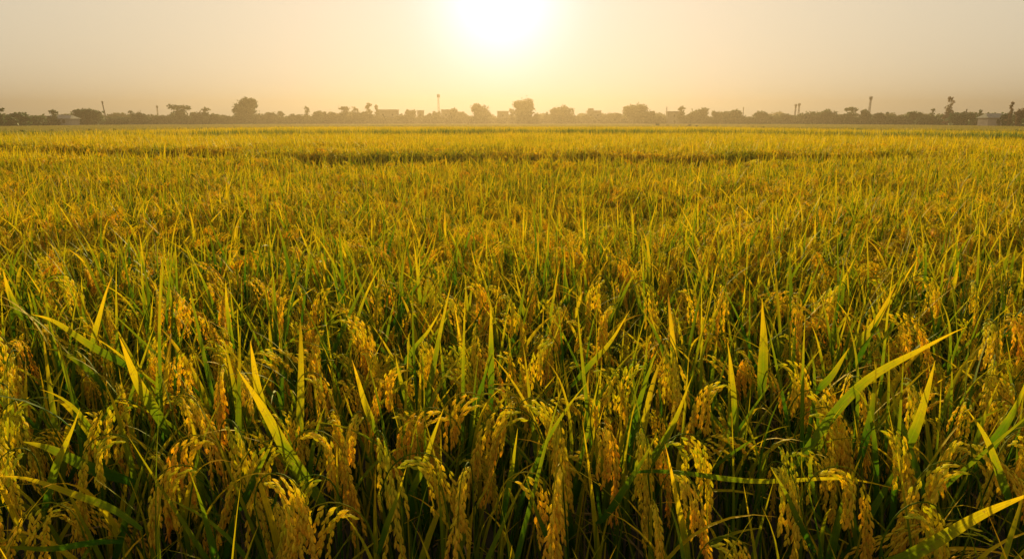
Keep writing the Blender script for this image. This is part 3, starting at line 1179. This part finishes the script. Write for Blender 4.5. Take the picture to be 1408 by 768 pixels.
TREES = [
    (1, 149, 15, 'umbrella', "flat-topped tree at the far left end of the horizon", 0), (11, 156, 24, 'broad', "low spreading tree beside the flat-topped tree at the left end", 0),
    (28, 153.5, 26, 'round', "rounded dark tree left of the pale-roofed house", 0), (47, 157.5, 18, 'broad', "low tree just left of the dark bush by the pale-roofed house", 0),
    (74, 150.5, 14, 'umbrella', "small mushroom-shaped tree rising behind the pale-roofed house", 0),
    (118, 147.5, 46, 'broad', "wide dark spreading tree right of the pale-roofed house", 0), (101, 158, 22, 'shrub', "bushy green mass against the wide spreading tree and house", 0),
    (165, 153.5, 34, 'broad', "faint spreading tree standing far back right of the leaning mast", 1, 90), (163, 160.5, 26, 'shrub', "dark round bush in front of the faint spreading tree", 0),
    (182, 153, 13, 'slender', "narrow ragged tree between the dark round bush and spiky tree", 0), (193, 151.5, 16, 'broad', "ragged tree with a spiky top near the thin faint mast", 0),
    (220, 157.5, 26, 'round', "low rounded tree under the thin faint mast", 1), (247, 144, 36, 'umbrella', "large dark tree with a flat cap over a wide body", 0),
    (275, 152, 24, 'round', "rounded tree directly right of the large flat-capped tree", 1), (284, 148.5, 14, 'umbrella', "small tree with an airy flat top and sky beneath", 1),
    (299, 152, 24, 'broad', "pale leafy tree between the airy flat top and the tallest round tree", 1), (314, 159, 22, 'shrub', "low brush at the left foot of the tallest round tree", 1),
    (338, 134.5, 36, 'round', "tallest dark round-crowned tree on the left half of the horizon", 0), (357, 155.5, 26, 'round', "low tree at the right foot of the tallest round tree", 1),
    (372, 152, 22, 'broad', "ragged spreading tree second to the right of the tallest round tree", 1), (388, 153.5, 17, 'slender', "narrow two-topped tree in the gap right of the ragged tree", 1),
    (402, 156, 13, 'round', "little round tree left of the thin upright poplar", 1), (412, 156.5, 20, 'broad', "low tree at the foot of the thin upright poplar", 1),
    (422, 147.5, 9, 'tuft', "thin upright tree with a small tufted head among low trees", 1), (437, 153, 18, 'round', "rounded tree just right of the thin tufted tree", 1),
    (451, 149.5, 24, 'broad', "broad hazy tree left of the square-topped tree", 2), (473, 146.3, 27, 'umbrella', "tall square-topped hazy tree left of the flat-roofed block", 2),
    (489, 147.5, 10, 'tuft', "small pointed tree right of the square-topped hazy tree", 2), (500, 151, 26, 'broad', "low wide hazy tree beneath the feathery twin tops", 2),
    (508, 143.5, 14, 'slender', "feathery tree top, taller of the pair beside the flat-roofed block", 2), (518, 146.5, 12, 'slender', "feathery tree top, shorter of the pair beside the flat-roofed block", 2),
    (551, 155.5, 17, 'broad', "low hazy tree hugging the right side of the flat-roofed block", 2), (565, 150, 15, 'round', "hazy tree with a knobbly top right of the flat-roofed block", 2),
    (592, 154.5, 17, 'broad', "low hazy tree left of the central lattice mast", 2), (601, 152, 13, 'round', "small hazy tree at the base of the central lattice mast", 2),
    (624, 146, 12, 'round', "ball-topped tree right of the central lattice mast", 2), (634, 152, 28, 'broad', "sloping tree sharing the ball-topped tree's right side", 2),
    (662, 142.5, 30, 'round', "dome-shaped golden tree left of the sun", 2), (704, 150.5, 11, 'slender', "small ragged tree touching the tall golden tree's left side", 2),
    (721, 135, 30, 'round', "tall golden tree right under the sun, highest at the centre", 2), (738, 154, 15, 'broad', "low hazy tree right of the tall golden tree", 2),
    (750, 155, 12, 'slender', "little pointed tree between the two golden domes", 2), (770, 144, 36, 'round', "wide golden dome-shaped tree right of the sun", 2),
    (791, 156.5, 24, 'broad', "low tree trailing from the wide golden dome tree", 2), (803, 155.5, 15, 'broad', "low tree at the left of the stepped concrete block", 2),
    (833, 157, 16, 'broad', "low hazy tree right of the stepped concrete block", 2), (844, 155.5, 20, 'round', "low smooth round tree left of the big leafy tree", 2),
    (875, 140, 40, 'round', "big leafy tree with bright gaps right of centre", 1), (893, 151.5, 16, 'round', "right shoulder tree of the big leafy tree", 1),
    (908, 158, 22, 'broad', "low hazy trees' foliage by the pole left of the brown house", 1), (936, 146, 13, 'umbrella', "small tree with a loop of sky above the brown house", 1),
    (948, 154.5, 18, 'broad', "low tree against the right end of the brown house", 1), (960, 148, 25, 'round', "upright rounded tree right of the brown house", 1),
    (986, 152.5, 17, 'round', "small rounded tree in the gap after the brown house trees", 1), (1006, 150.5, 28, 'round', "sturdy tree left of the thin aerial pole", 0),
    (1019, 155.5, 22, 'broad', "low tree beneath the thin aerial pole", 0), (1033, 158, 18, 'broad', "low tree filling the gap right of the thin aerial pole", 0),
    (1047, 151, 18, 'round', "small round tree right of the thin aerial pole", 0), (1060, 157.5, 17, 'broad', "low spreading tree before the faint distant dome", 0),
    (1069, 152.5, 26, 'round', "very faint distant tree like a pale dome", 1, 220), (1081, 155.5, 19, 'round', "low round tree left of the twin masts", 0),
    (1109, 153.5, 26, 'round', "bushy tree immediately right of the twin masts", 0), (1134, 151, 32, 'round', "wide bushy tree, second right of the twin masts", 0),
    (1146, 154, 12, 'slender', "ragged shoot on the wide bushy tree's right edge", 0), (1168, 147.5, 22, 'umbrella', "airy flat-topped tree with sky showing through its crown", 0),
    (1160, 155, 28, 'broad', "low leafy tree below the airy flat-topped tree", 0), (1190, 151, 17, 'round', "tree around the foot of the tall antenna pole", 0),
    (1210, 153, 18, 'broad', "pale tree just right of the tall antenna pole", 1), (1220, 154.5, 5, 'tuft', "thin stick-like tree right of the pale tree", 0),
    (1227, 159.5, 19, 'shrub', "low shrubby tree under the stick-like tree", 0), (1241, 158.5, 26, 'shrub', "low green thicket tree left of the dark domed tree pair", 0),
    (1256, 152, 20, 'round', "dark knobbed tree topping the right-hand thicket", 0), (1271, 156.5, 28, 'broad', "dark spreading tree right of the knobbed tree", 0),
    (1281, 150.5, 9, 'tuft', "spindly tree sprouting above the dark spreading tree", 1), (1290, 162, 9, 'shrub', "tiny bush before the ragged russet tower-like tree", 0),
    (1304, 136, 15, 'slender', "tall ragged russet tree, highest on the right half", 'red'), (1322, 153.5, 40, 'round', "smooth dark dome-shaped tree with a small aerial on top", 0),
    (1345, 152, 9, 'tuft', "small tufted tree between the dark dome and the pink house", 0), (1363, 155.5, 22, 'umbrella', "flat tree spread over the pink house roof", 0),
    (1383, 153.5, 13, 'round', "dark tree at the right end of the pink house", 0), (1388, 142, 6, 'tuft', "thin leaning russet tree rising behind the pink house", 'red'),
    (1395, 156.5, 7, 'slender', "small bright-green tree right of the pink house", 1), (1405, 147, 17, 'round', "tall reddish tree cut by the right frame edge", 'red'),
    (55, 159, 20, 'shrub', "dark bush at the left corner of the pale-roofed house", 0),
]
for t in TREES:
    tree(t[0], t[1], t[2], t[3], t[4], t[5], t[6] if len(t) > 6 else 0.0)

# a second, fainter row behind them closes the gaps
px = -30.0
while px < 1440:
    tree(px, R.uniform(153.5, 158.0), R.uniform(22, 38), random.choice(['round', 'broad', 'broad']), "faint low tree in the hazy back row of the distant tree line",
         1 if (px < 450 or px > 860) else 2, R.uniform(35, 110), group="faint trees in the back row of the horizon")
    px += R.uniform(19, 33)

# low brush along the foot of the tree line, one shrub after another
k = 0
px = -34.0
while px < 1445:
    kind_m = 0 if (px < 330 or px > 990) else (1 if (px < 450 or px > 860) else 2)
    yt = 160.3 + R.uniform(-3.0, 2.6)
    tree(px, yt, R.uniform(20, 30), 'shrub', "low hazy shrub in the brush line along the foot of the distant trees", kind_m, R.uniform(2, 16), group="shrubs along the foot of the trees")
    px += R.uniform(9, 13)


def box(mb, x0, x1, y0, y1, z0, z1):
    v = [(x0, y0, z0), (x1, y0, z0), (x1, y1, z0), (x0, y1, z0), (x0, y0, z1), (x1, y0, z1), (x1, y1, z1), (x0, y1, z1)]
    q = [(0, 1, 5, 4), (1, 2, 6, 5), (2, 3, 7, 6), (3, 0, 4, 7), (4, 5, 6, 7), (3, 2, 1, 0)]
    mb.add(v, (.5, .5, .5), q)


def box_obj(name, b, mat, parent):
    mb = MB()
    box(mb, *b)
    return link(name, mb.mesh(name, [mat], smooth=False), parent)


def house(px0, px1, ytop, label, wall, style, back=6.0, tower=None):
    pc = (px0 + px1) / 2
    d = float(tree_line(np.array((pc - W / 2) / FPX))) + back
    U = UNIT(d)
    w = (px1 - px0) * U
    h = CAMZ + (HORIZON - ytop) * U
    p = at_depth(pc, HORIZON, d)
    root = bpy.data.objects.new("house", None)
    COL.objects.link(root)
    root.location = (p.x, p.y, 0)
    hw, dep = w / 2, max(5.0, w * .6)
    if style == 'flat':
        box_obj("wall", (-hw, hw, 0, dep, 0, h - .5), wall, root)
        mb = MB()
        box(mb, -hw - .25, hw + .25, -.25, dep + .25, h - .498, h)
        link("roof", mb.mesh("roof", [M_roof], False), root)
        top = h - .9
    else:
        hr = h * .34
        box_obj("wall", (-hw, hw, 0, dep, 0, h - hr), wall, root)
        mb = MB()
        e = .5
        v = [(-hw - e, -e, h - hr), (hw + e, -e, h - hr), (hw + e, dep + e, h - hr), (-hw - e, dep + e, h - hr), (-hw * .8, dep / 2, h), (hw * .8, dep / 2, h)]
        mb.add(v, (.5, .5, .5), [(0, 1, 5, 4), (2, 3, 4, 5), (3, 2, 1, 0)], [(1, 2, 5), (3, 0, 4)])
        link("roof", mb.mesh("roof", [M_roof], False), root)
        top = h - hr - .3
    nwin = max(1, int(w / 4.0))
    lv = [1.0] if top < 4.6 else [1.0, 1.0 + top / 2]
    for lz in lv:
        for k in range(nwin):
            x = -hw + w * (k + .5) / nwin
            box_obj("window", (x - .5, x + .5, -.06, .1, lz, min(lz + 1.3, top)), M_dark, root)
    box_obj("door", (hw * .1 - .45, hw * .1 + .45, -.05, .08, 0, 2.0), M_dark, root)
    if tower:
        tx0, tx1, tt = tower
        box_obj("stair_tower", ((tx0 - pc) * U, (tx1 - pc) * U, .5, dep * .7, h + .002, CAMZ + (HORIZON - tt) * U), wall, root)
    tag(root, label, "house", "houses among the distant trees")
    return root


house(62, 96, 158.5, "pale house with a low grey roof among trees near the left end", M_pale, 'hip', 3)
house(521, 546, 151.5, "wide flat-roofed block left of the central lattice mast", M_wall, 'flat', 22)
house(574, 582, 152.5, "small square flat-roofed block just left of the central lattice mast", M_wall, 'flat', 22)
house(607, 620, 151.5, "low flat-roofed house just right of the central lattice mast", M_wall, 'flat', 22)
house(684, 699, 153.5, "low flat-roofed house between golden trees under the sun", M_wall, 'flat', 24)
house(808, 826, 152.8, "stepped concrete block with a raised stair tower right of the sun", M_wall, 'flat', 22, (809, 816, 150))
house(918, 936, 153.8, "brown flat-roofed house right of the big leafy tree", M_wall, 'flat', 3)
house(1359, 1386, 156.5, "pink-walled house with a grey roof near the right end", M_pink, 'hip', 2)


def mast(px, ytop, ybase, label, wpx=2.2, lean=0.0, head=True, back=30.0, name="lattice_mast"):
    d = float(tree_line(np.array((px - W / 2) / FPX))) + back
    U = UNIT(d)
    p = at_depth(px, HORIZON, d)
    h = CAMZ + (HORIZON - ytop) * U
    root = bpy.data.objects.new(name, None)
    COL.objects.link(root)
    root.location = (p.x, p.y, 0)
    root.rotation_euler = (0, lean, 0)
    r = wpx * U / 2
    mb = MB()
    n = max(5, int(h / 2.2))
    leg = max(.09, U * .16)
    cs = [(-1, -1), (1, -1), (1, 1), (-1, 1)]

    def rad(z):
        return r * (1.25 - .65 * z / h)
    for cx_, cy_ in cs:
        tube(mb, [(cx_ * rad(z), cy_ * rad(z), z) for z in np.linspace(0, h * .96, 6)], leg, 4, (0, 1, .5))
    for k in range(n):
        z0, z1 = h * .96 * k / n, h * .96 * (k + 1) / n
        for i in range(4):
            a, b = cs[i], cs[(i + 1) % 4]
            tube(mb, [(a[0] * rad(z0), a[1] * rad(z0), z0), (b[0] * rad(z1), b[1] * rad(z1), z1)], leg * .6, 3, (0, 1, .5))
    link("mast_frame", mb.mesh("mast_frame", [M_steel]), root)
    if head:
        for k in range(3):
            a = k * 2.1 + .4
            mb = MB()
            for zz in (.90, .955):
                box(mb, math.cos(a) * r * 1.7 - .55 * r, math.cos(a) * r * 1.7 + .55 * r, math.sin(a) * r - .2, math.sin(a) * r + .2, h * (zz - .028), h * (zz + .02))
            link("antenna", mb.mesh("antenna", [M_steel], False), root)
        mb = MB()
        tube(mb, [(0, 0, h * .94), (0, 0, h)], leg, 4, (0, 1, .5))
        link("spike", mb.mesh("spike", [M_steel]), root)
    tag(root, label, "mast", "masts above the distant trees")
    return root


mast(147, 140, 161, "thin leaning mast with a thick head, right of the wide spreading tree", 0.9, -0.10)
mast(218, 146, 158, "short faint mast between low trees on the left", 1.3, 0, True, 120)
mast(603.5, 131, 154, "tall lattice mast with a bulbous antenna head left of the sun", 2.0, 0)
mast(916, 147, 158, "plain pole beside the brown flat-roofed house", 0.9, 0, False, 10)
mast(1021, 148, 158, "thin aerial pole with a small crossbar right of the sturdy tree", 0.6, 0, True, 10)
mast(1092.3, 144, 160, "shorter mast, left one of the twin masts", 1.6, 0, True, 40)
mast(1097, 143, 160, "taller mast, right one of the twin masts", 1.7, 0, True, 46)
mast(1193, 134, 152, "tall antenna pole with a thick cluttered head on the right", 2.0, 0.03)
mast(1327, 150.6, 155, "small aerial standing up from the dark dome-shaped tree", 0.5, 0, True, 4)


# small bushes on the bunds of the stubble field
def field_bush(px, ytop, ybase, wpx, label):
    p = at(px, ybase, 0.0)
    U = UNIT(p.y)
    rr = np.random.default_rng(int(px * 13))
    root = bpy.data.objects.new("field_bush", None)
    COL.objects.link(root)
    root.location = p
    h, w = (ybase - ytop) * U, wpx * U
    L = lobes_for('shrub', w, h, rr)
    link("foliage", crown_mesh(rr, L, 420, 0.07 + h * .09, M_weed), root)
    mb = MB()
    for k in range(4):
        limb(mb, (0, 0, -.03), (rr.uniform(-.3, .3) * w, rr.uniform(-.2, .2) * w, h * rr.uniform(.4, .7)), .03, .01, 4)
    link("stem", mb.mesh("stem", [M_bark]), root)
    tag(root, label, "bush", "bushes on the field bunds")


for b in [(31, 178.8, 183.2, 6, "small dark bush on the left bund, nearest the frame edge"), (72, 178.4, 182.6, 6.5, "small dark round bush on the left bund below the pale-roofed house"),
          (123, 177.6, 182.0, 8, "low olive bush on the bund below the wide spreading tree"), (158, 177.2, 181.6, 9, "flat faded bush on the bund below the dark round bush"),
          (247.5, 176.2, 179.6, 3.4, "tiny dark bush, left of a close pair in the field"), (252, 176.6, 179.6, 3.2, "tiny dark bush, right of a close pair in the field"),
          (383, 173.6, 176.0, 2.4, "speck of a bush in the stubble left of centre"), (401, 173.8, 176.2, 2.4, "second speck of a bush in the stubble left of centre"),
          (904, 169.8, 173.6, 6, "rounded brown bush on the stubble right of the big leafy tree"), (918, 171.6, 174.0, 5, "very low bush just right of the rounded brown bush"),
          (948, 170.6, 174.6, 7, "straggly bush on the bund below the upright rounded tree"), (958, 172.0, 174.8, 4, "small bush touching the straggly bush's right side"),
          (1050, 174.4, 177.4, 5, "small bush on the bund below the faint distant dome"), (1077, 174.6, 177.2, 3.4, "tiny bush in the stubble below the twin masts"),
          (1094, 177.8, 182.4, 15, "wide low green bush on the bund below the twin masts"), (1131, 175.4, 177.4, 9, "flat patch-like bush right of the wide low green bush"),
          (1397, 178.2, 182.0, 4, "small upright bush at the right frame edge of the stubble"), (1241, 178.8, 181.2, 6, "faded low bush in the stubble under the thicket")]:
    field_bush(*b)

# ------------------------------------------------------------------ haze
hz = MB()
box(hz, -700, 700, -700, 700, -1.0, 21.0)
hm, hn, hl = new_mat("morning haze")
ho = hn.new("ShaderNodeOutputMaterial")
hv = hn.new("ShaderNodeVolumePrincipled")
hv.inputs["Color"].default_value = (0.166, 0.128, 0.104, 1)
hv.inputs["Density"].default_value = 0.0014
hv.inputs["Anisotropy"].default_value = 0.60
hl.new(hv.outputs[0], ho.inputs["Volume"])
haze = link("haze", hz.mesh("haze", [hm], False))
tag(haze, "thin golden haze over the field and distant trees", None, None, "stuff")
